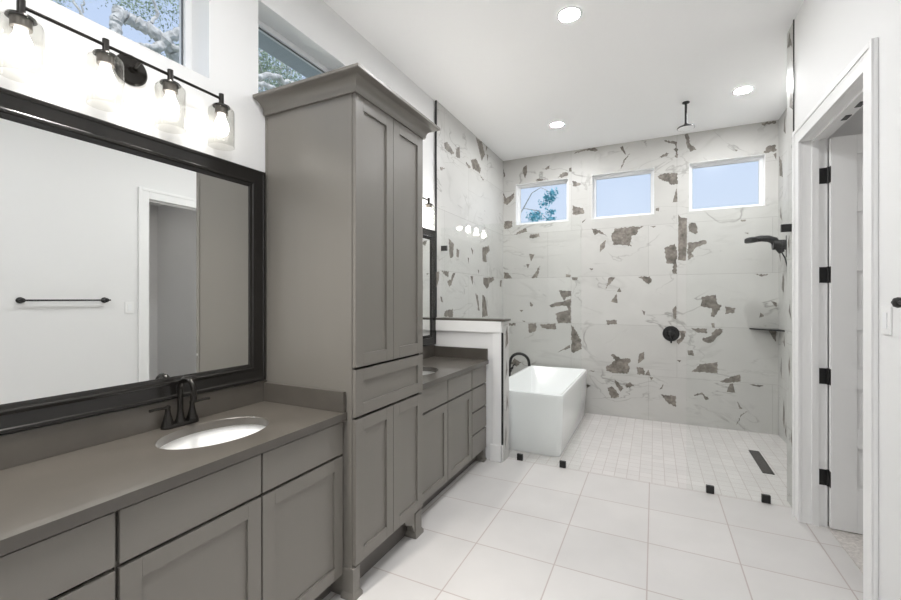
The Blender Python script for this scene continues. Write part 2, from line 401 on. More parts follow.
LEFT_MARBLE = [
    [(3.717,3.000), (3.791,3.030), (3.948,2.964), (3.888,2.932), (3.728,2.945)],
    [(3.989,3.030), (4.086,3.079), (4.086,2.953), (3.989,2.945)],
    [(4.539,3.334), (4.723,3.345), (4.835,3.230), (4.723,3.115), (4.669,3.179)],
    [(4.863,3.342), (4.921,3.345), (4.863,3.266)],
    [(4.390,3.026), (4.539,3.090), (4.696,3.017), (4.669,2.949), (4.439,2.945)],
    [(4.249,2.966), (4.390,2.950), (4.342,2.918), (4.249,2.938)],
    [(3.626,2.731), (3.735,2.748), (3.644,2.698)],
    [(4.669,2.929), (4.806,2.904), (4.751,2.880)],
    [(4.892,3.248), (4.950,3.256), (4.921,3.163)],
    [(3.811,2.060), (3.941,2.019), (3.918,1.883), (3.845,1.858)],
    [(4.008,1.979), (4.078,1.966), (4.054,1.886), (3.999,1.891)],
    [(4.744,2.069), (4.964,2.116), (4.997,2.062), (4.868,1.991), (4.899,1.903), (4.744,1.902)],
    [(4.387,2.030), (4.457,2.006), (4.441,1.951)],
    [(4.299,1.907), (4.335,1.904), (4.324,1.837)],
    [(3.648,1.724), (3.819,1.725), (3.811,1.669), (3.748,1.675)],
    [(3.533,1.700), (3.609,1.713), (3.601,1.624), (3.533,1.534)],
    [(3.918,1.712), (3.976,1.725), (3.875,1.587), (3.832,1.567), (3.777,1.631), (3.862,1.643)],
    [(4.377,1.706), (4.457,1.710), (4.441,1.604)],
    [(4.774,1.703), (5.131,1.726), (5.166,1.696), (4.997,1.643), (4.964,1.595), (4.886,1.571), (4.774,1.635)],
    [(5.383,1.693), (5.474,1.709), (5.443,1.595), (5.383,1.618)],
    [(4.529,1.510), (4.597,1.489), (4.655,1.303), (4.608,1.304)],
    [(4.744,1.501), (4.836,1.468), (4.931,1.238), (4.744,1.222), (4.732,1.401)],
    [(3.728,1.327), (3.918,1.341), (3.918,1.256), (3.708,1.273)],
    [(3.628,1.473), (3.668,1.464), (3.688,1.410), (3.648,1.419)],
    [(4.597,1.792), (4.643,1.784), (4.626,1.740)],
]
# ------------------------------------------------------------------ the setting
def jag(poly, rnd, step=0.022, amp=0.006):
    out = []
    n = len(poly)
    for i in range(n):
        a = Vector(poly[i]); b = Vector(poly[(i+1) % n])
        k = max(1, int((b-a).length / step))
        nrm = Vector((-(b-a).y, (b-a).x)).normalized() if (b-a).length > 0 else Vector((0, 0))
        for j in range(k):
            p = a.lerp(b, j/k)
            if j: p = p + nrm*rnd.uniform(-amp, amp)
            out.append((p.x, p.y))
    return out
def marble_wall(name, to3, us, vs, holes, mat, patches, seed, normal):
    """Tiled wall face cut by a grid, with the dark inclusions of the marble as faces of the same mesh."""
    b = MB(); rnd = random.Random(seed)
    us = sorted(us); vs = sorted(vs)
    for i in range(len(us)-1):
        for j in range(len(vs)-1):
            cu, cv = (us[i]+us[i+1])/2, (vs[j]+vs[j+1])/2
            if any(h[0] < cu < h[1] and h[2] < cv < h[3] for h in holes): continue
            b.face([to3(us[i], vs[j], 0), to3(us[i+1], vs[j], 0), to3(us[i+1], vs[j+1], 0), to3(us[i], vs[j+1], 0)], 0)
    for p in patches:
        small = (max(q[0] for q in p)-min(q[0] for q in p)) < 0.09
        q = jag(p, rnd, 0.012, 0.003 if small else 0.008)
        try: b.face([to3(u, v, 0.0008) for u, v in q], 1)
        except ValueError: pass
    for f in b.bm.faces:
        f.normal_update()
        if f.normal.dot(Vector(normal)) < 0: f.normal_flip()
    return finish(b.bm, name, [mat, PATCH], None, False)

# floor
structure(MB().box(XL-0.2, XR+0.13, YR-0.2, 3.655, -0.1, 0.0).build('floor', FLOOR, None, False))
b = MB(); b.box(XL-0.2, XS+0.2, 3.655, YB+0.2, -0.1, -0.001)
structure(b.build('floor_shower', MOSAIC, None, False))
structure(MB().box(XR+0.13, 2.6, 1.5, 3.655, -0.1, 0.006).build('floor_closet', CARPET, None, False))
# ceiling
structure(MB().box(XL-0.2, XS+0.2, YR-0.2, YB+0.2, H, H+0.15).build('ceiling', CEIL, None, False))
structure(MB().box(XS+0.2, 2.6, 1.5, 3.655, 2.75, 2.9).box(XR+0.121, XS+0.2, 1.5, 3.655, 2.75, 2.9).build('ceiling_closet', CEIL, None, False))
# left wall with two high windows
LW = [(0.45, 1.293, 2.49, 3.05), (1.559, 2.27, 2.49, 3.05)]
b = MB()
b.box(XL-0.2, XL, YR-0.2, 0.45, 0, H).box(XL-0.2, XL, 1.293, 1.559, 0, H).box(XL-0.2, XL, 2.27, YB+0.2, 0, H)
for y0, y1, z0, z1 in LW: b.box(XL-0.2, XL, y0, y1, 0, z0).box(XL-0.2, XL, y0, y1, z1, H)
wall_left = structure(b.build('wall_left', WALL, None, False))
wall_left_tile = structure(marble_wall('wall_left_tile', lambda u, v, d: (XT+d, u, v), [3.56, YB], [0, H], [], MARBLE_L, LEFT_MARBLE, 3, (1, 0, 0)))
# back wall with three high windows
BW = [(-1.696, -0.995, 2.45, 3.005), (-0.703, 0.003, 2.45, 3.005), (0.362, 1.076, 2.45, 3.005)]
us = [XL, XS] + [t for h in BW for t in h[:2]]
wall_back = structure(marble_wall('wall_back_tile', lambda u, v, d: (u, YB-d, v), us, [0, 2.45, 3.005, H], BW, MARBLE_B, BACK_MARBLE, 5, (0, -1, 0)))
b = MB(); xs = sorted([XL-0.2, XS+0.2] + [t for h in BW for t in h[:2]])
for i in range(len(xs)-1):
    hole = any(abs(xs[i]-h[0]) < 1e-4 for h in BW)
    b.box(xs[i], xs[i+1], YB+0.004, YB+0.2, 0, 2.45 if hole else H)
    if hole: b.box(xs[i], xs[i+1], YB+0.004, YB+0.2, 3.005, H)
structure(b.build('wall_back', WALL, None, False))
# wall with the door, its tiled end, and the shower wall behind it
DY0, DY1, DZ = 2.497, 3.435, 2.465
b = MB()
b.box(XR, XR+0.12, YR-0.2, DY0-0.02, 0, H).box(XR, XR+0.12, DY1+0.02, 3.6, 0, H).box(XR, XR+0.12, DY0-0.02, DY1+0.02, DZ+0.02, H)
structure(b.build('wall_right', WALL, None, False))
structure(MB().box(XL-0.2, XR+0.12, YR-0.2, YR, 0, H).build('wall_rear', WALL, None, False))
b = MB()
b.box(XR+0.12, 2.6, 3.5, 3.65, 0, 2.75).box(XR+0.12, 2.6, 1.35, 1.5, 0, 2.75).box(2.5, 2.65, 1.5, 3.5, 0, 2.75)
structure(b.build('wall_closet', WALL, None, False))
R_STUB = [[(3.64, 0.42), (3.67, 0.47), (3.65, 0.55)], [(3.70, 0.9), (3.73, 0.98), (3.69, 1.05), (3.68, 0.95)], [(3.66, 1.3), (3.72, 1.36), (3.69, 1.42)],
          [(3.7, 1.75), (3.74, 1.85), (3.7, 1.9)], [(3.62, 2.75), (3.7, 2.8), (3.68, 2.95), (3.63, 2.9)], [(3.64, 3.2), (3.75, 3.24), (3.7, 3.33)]]
structure(marble_wall('wall_shower_stub', lambda u, v, d: (XR-0.0005-d, u, v), [3.6, 3.766], [0, H], [], MARBLE_L, R_STUB, 8, (-1, 0, 0)))
b = MB(); b.box(XR+0.001, XS+0.2, 3.655, 3.766, 0, H)
structure(b.build('wall_shower_return', MARBLE_B, None, False))
R_SHOWER = [[(5.30, 0.12), (5.36, 0.2), (5.33, 0.42), (5.29, 0.3)], [(5.22, 0.05), (5.28, 0.1), (5.24, 0.22)], [(5.40, 0.62), (5.45, 0.7), (5.41, 0.85)],
            [(5.28, 0.95), (5.34, 1.0), (5.30, 1.08)], [(5.33, 1.5), (5.4, 1.56), (5.36, 1.72), (5.31, 1.65)], [(5.43, 1.82), (5.5, 1.9), (5.46, 2.0)],
            [(5.38, 2.25), (5.46, 2.3), (5.44, 2.42)], [(5.36, 2.7), (5.48, 2.74), (5.50, 2.95), (5.4, 2.88)], [(5.25, 3.1), (5.33, 3.16), (5.29, 3.3)],
            [(4.2, 0.5), (4.4, 0.6), (4.35, 0.8), (4.15, 0.7)], [(4.6, 1.3), (4.8, 1.35), (4.75, 1.6)], [(4.1, 2.0), (4.3, 2.1), (4.25, 2.35), (4.05, 2.2)]]
structure(marble_wall('wall_right_shower', lambda u, v, d: (XS-d, u, v), [3.766, YB], [0, H], [], MARBLE_L, R_SHOWER, 9, (-1, 0, 0)))
structure(MB().box(XS+0.004, XS+0.2, 3.77, YB+0.2, 0, H).build('wall_right_outer', WALL, None, False))
# black metal edges where the tile stops
structure(MB().box(XL+0.010, XT+0.001, 3.552, 3.5605, 1.27, H).build('trim_1', BLACK, None, False))
structure(MB().box(XR-0.006, XR, 3.588, 3.6, 2.58, H).build('trim_2', BLACK, None, False))
# baseboards of the painted room
structure(MB().box(XR-0.015, XR, YR, 2.400, 0, 0.14, 0.004).build('baseboard_right', TRIM))
structure(MB().box(XL, XR, YR, YR+0.015, 0, 0.14, 0.004).build('baseboard_rear', TRIM))

# windows
def window(name, axis, pos, a0, a1, z0, z1, depth, sgn):
    """White lined opening, sash frame and pane. axis 'y': pane faces -y (back wall); axis 'x': pane faces +x (left wall)."""
    def bx(bm, p0, p1, q0, q1, r0, r1, bevel=0.0):
        p0, p1 = min(p0, p1), max(p0, p1)
        if axis == 'y': bm.box(q0, q1, p0, p1, r0, r1, bevel)
        else: bm.box(p0, p1, q0, q1, r0, r1, bevel)
    g = pos + sgn*depth
    t = 0.004
    b = MB()
    bx(b, pos-sgn*0.001, pos+sgn*0.2, a0, a0+t, z0, z1); bx(b, pos-sgn*0.001, pos+sgn*0.2, a1-t, a1, z0, z1)
    bx(b, pos-sgn*0.001, pos+sgn*0.2, a0+t, a1-t, z0, z0+t); bx(b, pos-sgn*0.001, pos+sgn*0.2, a0+t, a1-t, z1-t, z1)
    w = structure(b.build(name, TRIM, None, False))
    f = MB(); s = 0.032
    bx(f, g-sgn*0.02, g+sgn*0.03, a0+t, a0+t+s, z0+t, z1-t, 0.003); bx(f, g-sgn*0.02, g+sgn*0.03, a1-t-s, a1-t, z0+t, z1-t, 0.003)
    bx(f, g-sgn*0.02, g+sgn*0.03, a0+t+s, a1-t-s, z0+t, z0+t+s, 0.003); bx(f, g-sgn*0.02, g+sgn*0.03, a0+t+s, a1-t-s, z1-t-s, z1-t, 0.003)
    f.build('window_frame', VINYL, w)
    k = MB(); e = 0.005; u0, u1, v0, v1 = a0+t+s, a1-t-s, z0+t+s, z1-t-s
    bx(k, g-sgn*0.004, g+sgn*0.004, u0, u0+e, v0, v1); bx(k, g-sgn*0.004, g+sgn*0.004, u1-e, u1, v0, v1)
    bx(k, g-sgn*0.004, g+sgn*0.004, u0+e, u1-e, v0, v0+e); bx(k, g-sgn*0.004, g+sgn*0.004, u0+e, u1-e, v1-e, v1)
    k.build('gasket', plain('window_gasket', (0.6, 0.61, 0.62) if axis == 'y' else (0.12, 0.13, 0.14), 0.6), w, False)
    p = MB(); bx(p, g+sgn*0.004, g+sgn*0.010, u0, u1, v0, v1); p.build('pane', PANE, w, False)
    return w
for i, (x0, x1, z0, z1) in enumerate(BW): window('window_%d' % (i+1), 'y', YB, x0, x1, z0, z1, 0.10, 1)
for i, (y0, y1, z0, z1) in enumerate(LW): window('window_%d' % (i+4), 'x', XL, y0, y1, z0, z1, 0.15, -1)

# half wall between the far vanity and the tub
PX = -1.20
b = MB(); b.box(XL, PX-0.02, 3.55, 3.70, 0, 1.245)
half = structure(b.build('wall_half', WALL, None, False))
b = MB(); b.box(XL, PX+0.015, 3.535, 3.712, 1.245, 1.265, 0.002); b.build('cap', QUARTZ, half)
b = MB(); b.box(XL, PX-0.02, 3.532, 3.55, 1.145, 1.245, 0.002).box(-1.30, PX-0.02, 3.538, 3.55, 0.0, 1.145, 0.002); b.build('apron_board', TRIM, half)
b = MB(); b.box(-1.32, PX-0.008, 3.522, 3.538, 0.0, 0.15, 0.004).box(PX-0.02, PX-0.008, 3.522, 3.556, 0.0, 0.15, 0.003); b.build('baseboard', TRIM, half)
b = MB(); b.box(PX-0.02, PX-0.004, 3.545, 3.556, 0.15, 1.145); b.build('edge_strip', BLACK, half, False)
b = MB(); b.box(PX-0.02, PX, 3.556, 3.70, 0, 1.245)
rnd = random.Random(4)
for p in [[(3.59, 0.1), (3.63, 0.2), (3.62, 0.33), (3.6, 0.25)], [(3.62, 0.42), (3.67, 0.5), (3.64, 0.62)], [(3.6, 0.72), (3.66, 0.8), (3.63, 0.9)], [(3.6, 1.0), (3.68, 1.05), (3.65, 1.2), (3.61, 1.15)]]:
    b.face([(PX+0.0006, u, v) for u, v in jag(p, rnd, 0.02, 0.004)], 1)
b.build('tile_end', [MARBLE_L, PATCH], half, False)

# door opening: casing, jamb, one leaf swung into the closet
b = MB()
for x0, x1 in ((XR-0.018, XR),):
    b.box(x0, x1, 2.400, DY0, 0, DZ+0.1, 0.003).box(x0, x1, DY1, 3.54, 0, DZ+0.1, 0.003).box(x0, x1, DY0, DY1, DZ, DZ+0.1, 0.003)
    b.box(x0-0.006, x0, 2.400, 2.427, 0, DZ+0.1, 0.003).box(x0-0.006, x0, 3.513, 3.54, 0, DZ+0.1, 0.003).box(x0-0.006, x0, 2.427, 3.513, DZ+0.073, DZ+0.1, 0.003)
casing = structure(b.build('trim_3', TRIM))
b = MB()
b.box(XR, XR+0.13, DY0-0.02, DY0, 0, DZ).box(XR, XR+0.13, DY1, DY1+0.02, 0, DZ).box(XR, XR+0.13, DY0-0.02, DY1+0.02, DZ, DZ+0.02)
b.box(XR+0.05, XR+0.085, DY0, DY0+0.012, 0, DZ).box(XR+0.05, XR+0.085, DY1-0.012, DY1, 0, DZ).box(XR+0.05, XR+0.085, DY0, DY1, DZ-0.012, DZ)
jamb = structure(b.build('trim_4', TRIM))
for y in (2.90, 3.08):
    c = MB().box(XR+0.095, XR+0.122, y-0.035, y+0.035, DZ-0.004, DZ, 0.001).build('strike_plate', BLACK, jamb)
LX0, LX1, LY0, LY1 = 0.995, 1.44, 3.395, 3.43
b = MB(); st = 0.125
b.box(LX0, LX0+st, LY0, LY1, 0.012, 2.455, 0.002).box(LX1-st, LX1, LY0, LY1, 0.012, 2.455, 0.002)
rails = [(0.012, 0.281)] + [(0.528+0.364*i, 0.645+0.364*i) for i in range(5)] + [(2.34, 2.455)]
for z0, z1 in rails: b.box(LX0+st, LX1-st, LY0, LY1, z0, z1)
for i in range(6):
    z0 = 0.281+0.364*i; z1 = min(z0+0.247, 2.34)
    b.box(LX0+st, LX1-st, LY0+0.010, LY1-0.010, z0, z1)
    b.box(LX0+st+0.022, LX1-st-0.022, LY0+0.005, LY1-0.005, z0+0.022, z1-0.022, 0.004)
door = structure(b.build('door_1', TRIM))
for z in (0.314, 0.957, 1.60, 2.23):
    b = MB()
    b.box(0.935, 0.990, LY1+0.0005, LY1+0.0055, z-0.05, z+0.05, 0.002).cyl((0.992, LY1-0.002, z-0.052), (0.992, LY1-0.002, z+0.052), 0.008, n=16)
    b.box(0.9925, 0.9948, LY0, LY1, z-0.05, z+0.05)
    b.build('hinge', BLACK, door)

# eave and ground outside
structure(MB().box(-2.6, -2.105, -3, 7, 3.30, 3.42).box(-2.62, -2.6, -3, 7, 3.30, 3.46).build('roof_eave', EAVE, None, False))
structure(MB().box(-40, 40, -40, 60, -0.4, -0.3).build('ground_outside', GRASS, None, False))

# ------------------------------------------------------------------ cabinets
def shaker(y0, y1, z0, z1, xf, name, parent, rail=0.058, handle=None):
    b = MB(); xb = xf-0.02
    b.box(xb, xf, y0, y0+rail, z0, z1, 0.0015).box(xb, xf, y1-rail, y1, z0, z1, 0.0015)
    b.box(xb, xf, y0+rail, y1-rail, z0, z0+rail, 0.0015).box(xb, xf, y0+rail, y1-rail, z1-rail, z1, 0.0015)
    b.box(xb, xf-0.010, y0+rail, y1-rail, z0+rail, z1-rail)
    return b.build(name, CAB, parent)
def slab(y0, y1, z0, z1, xf, name, parent):
    return MB().box(xf-0.02, xf, y0, y1, z0, z1, 0.0025).build(name, CAB, parent)
XV = -1.355                      # face of the vanity doors
G = 0.003
XW = XL+0.004
def carcass(m, y0, y1, z0, z1, xb, shelves=()):
    """Open-fronted cabinet box: sides, bottom, top, back and shelves, so the gaps between fronts look into the dark."""
    t = 0.016
    m.box(XW, xb, y0, y0+t, z0, z1).box(XW, xb, y1-t, y1, z0, z1).box(XW, xb, y0+t, y1-t, z0, z0+t)
    m.box(XW, XW+0.01, y0+t, y1-t, z0+t, z1)
    for z in shelves: m.box(XW+0.01, xb-0.03, y0+t, y1-t, z-0.008, z+0.008)
def base_body(y0, y1, parent):
    xb = XV-0.0215
    m = MB(); carcass(m, y0, y1, 0.105, 0.863, xb)
    m.box(xb-0.02, xb-0.002, y0+0.016, y1-0.016, 0.83, 0.863)
    m.build('body', CAB, parent, False)
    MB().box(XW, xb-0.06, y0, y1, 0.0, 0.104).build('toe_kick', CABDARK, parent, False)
t = thing('vanity_drawer_cabinet', 'taupe drawer cabinet of the near vanity, left of the sink cabinet', 'cabinet', (-1.63, 0.33, 0), 'vanity base cabinets')
base_body(0.02, 0.648, t)
for z0, z1 in ((0.700, 0.853), (0.420, 0.688), (0.115, 0.408)): slab(0.03, 0.645, z0, z1, XV, 'drawer', t)
t = thing('vanity_sink_cabinet', 'taupe sink cabinet with two shaker doors under the near sink, beside the tall cabinet', 'cabinet', (-1.63, 1.13, 0), 'vanity base cabinets')
base_body(0.651, 1.603, t)
for y0, y1 in ((0.6555, 1.129), (1.136, 1.598)):
    slab(y0, y1, 0.700, 0.853, XV, 'drawer', t); shaker(y0, y1, 0.115, 0.688, XV, 'door', t)
b = MB()
t = thing('vanity_end_cabinet', 'taupe cabinet under the unseen left end of the near countertop', 'cabinet', (-1.63, -0.47, 0), 'vanity base cabinets')
base_body(-0.95, 0.017, t)
for y0, y1 in ((-0.94, -0.47), (-0.464, 0.008)):
    slab(y0, y1, 0.700, 0.853, XV, 'drawer', t); shaker(y0, y1, 0.115, 0.688, XV, 'door', t)
t = thing('vanity_sink_cabinet', 'taupe sink cabinet with two shaker doors under the far sink, beyond the tall cabinet', 'cabinet', (-1.63, 2.73, 0), 'vanity base cabinets')
base_body(2.265, 3.197, t)
for y0, y1 in ((2.272, 2.744), (2.751, 3.193)):
    slab(y0, y1, 0.700, 0.855, XV, 'drawer', t); shaker(y0, y1, 0.115, 0.688, XV, 'door', t)
t = thing('vanity_drawer_cabinet', 'taupe cabinet of four stacked drawers at the far end, against the white half wall', 'cabinet', (-1.63, 3.37, 0), 'vanity base cabinets')
base_body(3.200, 3.528, t)
for z0, z1 in ((0.700, 0.855), (0.500, 0.690), (0.310, 0.490), (0.115, 0.300)): slab(3.204, 3.524, z0, z1, XV, 'drawer', t)
MB().box(XV-0.08, XV-0.006, 3.470, 3.524, 0.0, 0.113, 0.003).box(XV-0.085, XV+0.004, 3.462, 3.526, 0.0, 0.022, 0.004).build('foot', CAB, t)

# tall linen cabinet
XF = -1.287; TY0, TY1 = 1.605, 2.26
t = thing('linen_cabinet', 'tall taupe linen cabinet with crown moulding standing between the two vanities', 'cabinet', (-1.6, 1.93, 0))
b = MB(); xb = XF-0.021
carcass(b, TY0+0.003, TY1, 0.15, 2.445, xb, (0.87, 1.11)); b.box(XW, xb, TY0+0.019, TY1-0.016, 2.429, 2.445)
b.box(XW, xb, TY0+0.003, TY0+0.019, 0.0, 0.15).box(XW, xb, TY1-0.016, TY1, 0.0, 0.15)
b.box(xb-0.016, xb, TY0, TY0+0.003, 0.0, 2.445, 0.001).box(XW, XW+0.016, TY0, TY0+0.003, 1.0, 2.445)
b.build('body', CAB, t, False)
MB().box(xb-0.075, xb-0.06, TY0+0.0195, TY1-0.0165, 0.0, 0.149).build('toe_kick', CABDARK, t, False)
ym = 1.933
for y0, y1 in ((TY0+0.004, ym-0.0015), (ym+0.0015, TY1-0.002)):
    shaker(y0, y1, 1.117, 2.437, XF, 'upper_door', t, 0.062); shaker(y0, y1, 0.163, 0.864, XF, 'lower_door', t, 0.062)
shaker(TY0+0.004, TY1-0.002, 0.878, 1.104, XF, 'drawer', t, 0.058)
b = MB()
prof = [(0.0, 2.437), (0.010, 2.437), (0.012, 2.446)]
for i in range(9):
    a = i/8*PI/2
    prof.append((0.014+0.055*(1-math.cos(a)), 2.449+0.052*math.sin(a)))
prof += [(0.075, 2.503), (0.080, 2.507), (0.080, 2.520), (0.0, 2.520)]
def crown_loop(o, z): return [(XW, TY0-o, z), (XF+o, TY0-o, z), (XF+o, TY1+o, z), (XW, TY1+o, z)]
b.loft([crown_loop(o, z) for o, z in prof], False, True, closed=False)
b.build('crown_moulding', CAB, t)
for ya, yb, s in ((TY0-0.004, TY0+0.05, -1), (TY1-0.075, TY1, 1)):
    b = MB()
    b.box(xb-0.05, xb+0.012, ya, yb, 0.0, 0.15, 0.003)
    lo = [(xb-0.058, ya-0.008), (xb+0.021, ya-0.008), (xb+0.021, yb+0.008), (xb-0.058, yb+0.008)]
    hi = [(xb-0.05, ya), (xb+0.012, ya), (xb+0.012, yb), (xb-0.05, yb)]
    b.loft([[(x, y, 0.0) for x, y in lo], [(x, y, 0.018) for x, y in lo], [(x, y, 0.034) for x, y in hi]])
    if s > 0: b.prism([(xb-0.012, ya, 0.15), (xb-0.012, ya-0.11, 0.15), (xb-0.012, ya-0.10, 0.125), (xb-0.012, ya-0.03, 0.09), (xb-0.012, ya, 0.03)], (0.018, 0, 0))
    b.build('foot', CAB, t)

# ------------------------------------------------------------------ countertops, sinks, faucets
ZT, TH = 0.90, 0.036
XC = -1.335
def counter_top(name, label, y0, y1, sy, loc):
    """Quartz slab with an oval cut-out for the sink, plus its splashes as parts."""
    t = thing(name, label, 'countertop', loc, 'quartz vanity tops')
    b = MB(); cx, rx, ry = -1.632, 0.165, 0.220
    ya, yb = sy-0.28, sy+0.28
    for a, c in ((y0, ya), (yb, y1)): b.box(XL, XC, a, c, ZT-TH, ZT)
    corners = [math.atan2(y-sy, x-cx) for x in (XL, XC) for y in (ya, yb)]
    angs = sorted([2*PI*i/72-PI for i in range(72)] + corners)
    def edge(a):
        dx, dy = math.cos(a), math.sin(a); k = []
        if abs(dx) > 1e-9: k.append(((XC if dx > 0 else XL)-cx)/dx)
        if abs(dy) > 1e-9: k.append(((yb if dy > 0 else ya)-sy)/dy)
        k = min(q for q in k if q > 0)
        return cx+dx*k, sy+dy*k
    def oval(a):
        q = math.atan2(math.sin(a)/ry, math.cos(a)/rx)
        return cx+rx*math.cos(q), sy+ry*math.sin(q)
    O = [edge(a) for a in angs]; I = [oval(a) for a in angs]
    def e(L, z, k=1.0): return [(cx+(x-cx)*k, sy+(y-sy)*k, z) for x, y in L]
    loops = [e(O, ZT-TH), e(O, ZT), e(I, ZT, 1.012), e(I, ZT-0.002), e(I, ZT-TH), e(O, ZT-TH)]
    b.loft(loops, False, False)
    b.build('slab', QUARTZ, t, weld=True)
    MB().box(XL, XL+0.02, y0, y1-0.0 if name == 'x' else y1, ZT+0.0003, ZT+0.110, 0.0015).build('backsplash', QUARTZ, t)
    return t
t = counter_top('vanity_countertop', 'dark grey quartz countertop of the near vanity, in front of the large mirror', -0.95, 1.603, 1.14, (-1.63, 0.33, ZT-TH))
MB().box(XL+0.0205, XC-0.006, 1.583, 1.6025, ZT+0.0003, ZT+0.10, 0.0015).build('side_splash', QUARTZ, t)
t = counter_top('vanity_countertop', 'dark grey quartz countertop of the far vanity, ending at the half wall', 2.2625, 3.531, 2.74, (-1.63, 2.9, ZT-TH))
MB().box(XL+0.0205, XC-0.006, 3.511, 3.530, ZT+0.0003, ZT+0.10, 0.0015).build('side_splash', QUARTZ, t)

def sink(label, sy):
    t = thing('sink', label, 'sink', (-1.625, sy, 0.715), 'undermount sinks')
    b = MB(); cx, n = -1.632, 56; loops = []
    prof = [(1.12, 0.8635), (1.03, 0.8635), (1.0, 0.855), (0.97, 0.83), (0.90, 0.78), (0.76, 0.74), (0.5, 0.722), (0.12, 0.716)]
    for k, z in prof:
        loops.append([(cx+0.174*k*math.cos(2*PI*i/n), sy+0.230*k*math.sin(2*PI*i/n), z) for i in range(n)])
    b.loft(loops, False, True)
    back = [(k+0.03, z-0.012) for k, z in prof[1:]]
    loops = [[(cx+0.174*k*math.cos(2*PI*i/n), sy+0.230*k*math.sin(2*PI*i/n), z) for i in range(n)] for k, z in [(1.12, 0.8635), (1.12, 0.852)] + back[1:]]
    b.loft(loops, False, True)
    b.build('basin', PORC, t)
    MB().lathe([(0.0, 0.005), (0.018, 0.005), (0.021, 0.003), (0.022, 0.0)], (cx, sy, 0.717), n=24).build('drain', BRONZE, t)
sink('white oval undermount sink in the near countertop, below the large mirror', 1.14)
sink('white oval undermount sink in the far countertop, beyond the tall cabinet', 2.74)

def arc(c, r, a0, a1, n, plane):
    out = []
    for i in range(n+1):
        a = a0+(a1-a0)*i/n
        out.append(plane(c, r*math.cos(a), r*math.sin(a)))
    return out
def faucet(label, x, sy):
    t = thing('faucet', label, 'faucet', (x, sy, ZT), 'dark two-handled sink faucets')
    b = MB(); n = 40
    def stadium(k, z):
        out = []
        for i in range(n):
            a = 2*PI*i/n; dy = 0.052 if math.sin(a) >= 0 else -0.052
            out.append((x+0.026*k*math.cos(a), sy+dy+0.026*k*math.sin(a), z))
        return out
    b.loft([stadium(1.0, ZT+0.0005), stadium(1.0, ZT+0.010), stadium(0.9, ZT+0.016)])
    b.build('base_plate', BRONZE, t)
    b = MB()
    b.lathe([(0.024, 0.012), (0.023, 0.02), (0.016, 0.032), (0.0125, 0.055), (0.0115, 0.07)], (x, sy, ZT), cap0=True, n=24)
    pts = [(x, sy, ZT+0.06), (x, sy, ZT+0.11), (x, sy, ZT+0.158)] + arc((x+0.047, sy, ZT+0.158), 0.047, PI, -0.12, 16, lambda c, u, v: (c[0]+u, c[1], c[2]+v)) + [(x+0.092, sy, ZT+0.135), (x+0.092, sy, ZT+0.115)]
    b.tube(pts, [0.0115]*(len(pts)-3)+[0.0115, 0.0125, 0.013], n=16)
    b.build('spout', BRONZE, t)
    for s in (-1, 1):
        b = MB(); y = sy+s*0.052
        b.lathe([(0.024, 0.012), (0.0235, 0.02), (0.018, 0.035), (0.012, 0.062), (0.0095, 0.08), (0.0105, 0.086), (0.010, 0.094), (0.004, 0.098)], (x, y, ZT), cap0=True, cap1=True, n=24)
        b.tube([(x, y, ZT+0.088), (x+0.003, y+s*0.025, ZT+0.090), (x+0.006, y+s*0.055, ZT+0.092), (x+0.008, y+s*0.075, ZT+0.091)], [0.0065, 0.0055, 0.0055, 0.0065], n=12)
        b.build('handle', BRONZE, t)
    return t
faucet('dark bronze two-handled faucet behind the near sink, under the large mirror', -1.852, 1.125)
faucet('dark bronze two-handled faucet behind the far sink, hidden by the tall cabinet', -1.835, 2.74)

# ------------------------------------------------------------------ mirrors
def mirror(label, y0, y1, z0, z1, w=0.095):
    t = thing('wall_mirror', label, 'mirror', (XL, (y0+y1)/2, z0), 'framed vanity mirrors')
    b = MB()
    # stepped moulding, mitred at the corners: (inset from the outer edge, distance from the wall)
    prof = [(0.0, 0.0005), (0.0, 0.024), (0.004, 0.028), (0.014, 0.028), (0.018, 0.024), (0.060, 0.020), (0.066, 0.024), (0.074, 0.024), (0.078, 0.018), (w-0.006, 0.016), (w, 0.011), (w, 0.0005)]
    loops = []
    for o, d in prof:
        loops.append([(XL+d, y0+o, z0+o), (XL+d, y1-o, z0+o), (XL+d, y1-o, z1-o), (XL+d, y0+o, z1-o)])
    b.loft(loops, False, False)
    b.build('frame', FRAME, t)
    MB().box(XL+0.002, XL+0.010, y0+w-0.003, y1-w+0.003, z0+w-0.003, z1-w+0.003).build('mirror_glass', MIRROR, t, False)
mirror('large wall mirror in a wide dark frame above the near countertop', 0.36, 1.590, 1.014, 2.125)
mirror('dark framed wall mirror above the far countertop, mostly behind the tall cabinet', 2.36, 3.545, 1.014, 2.095)

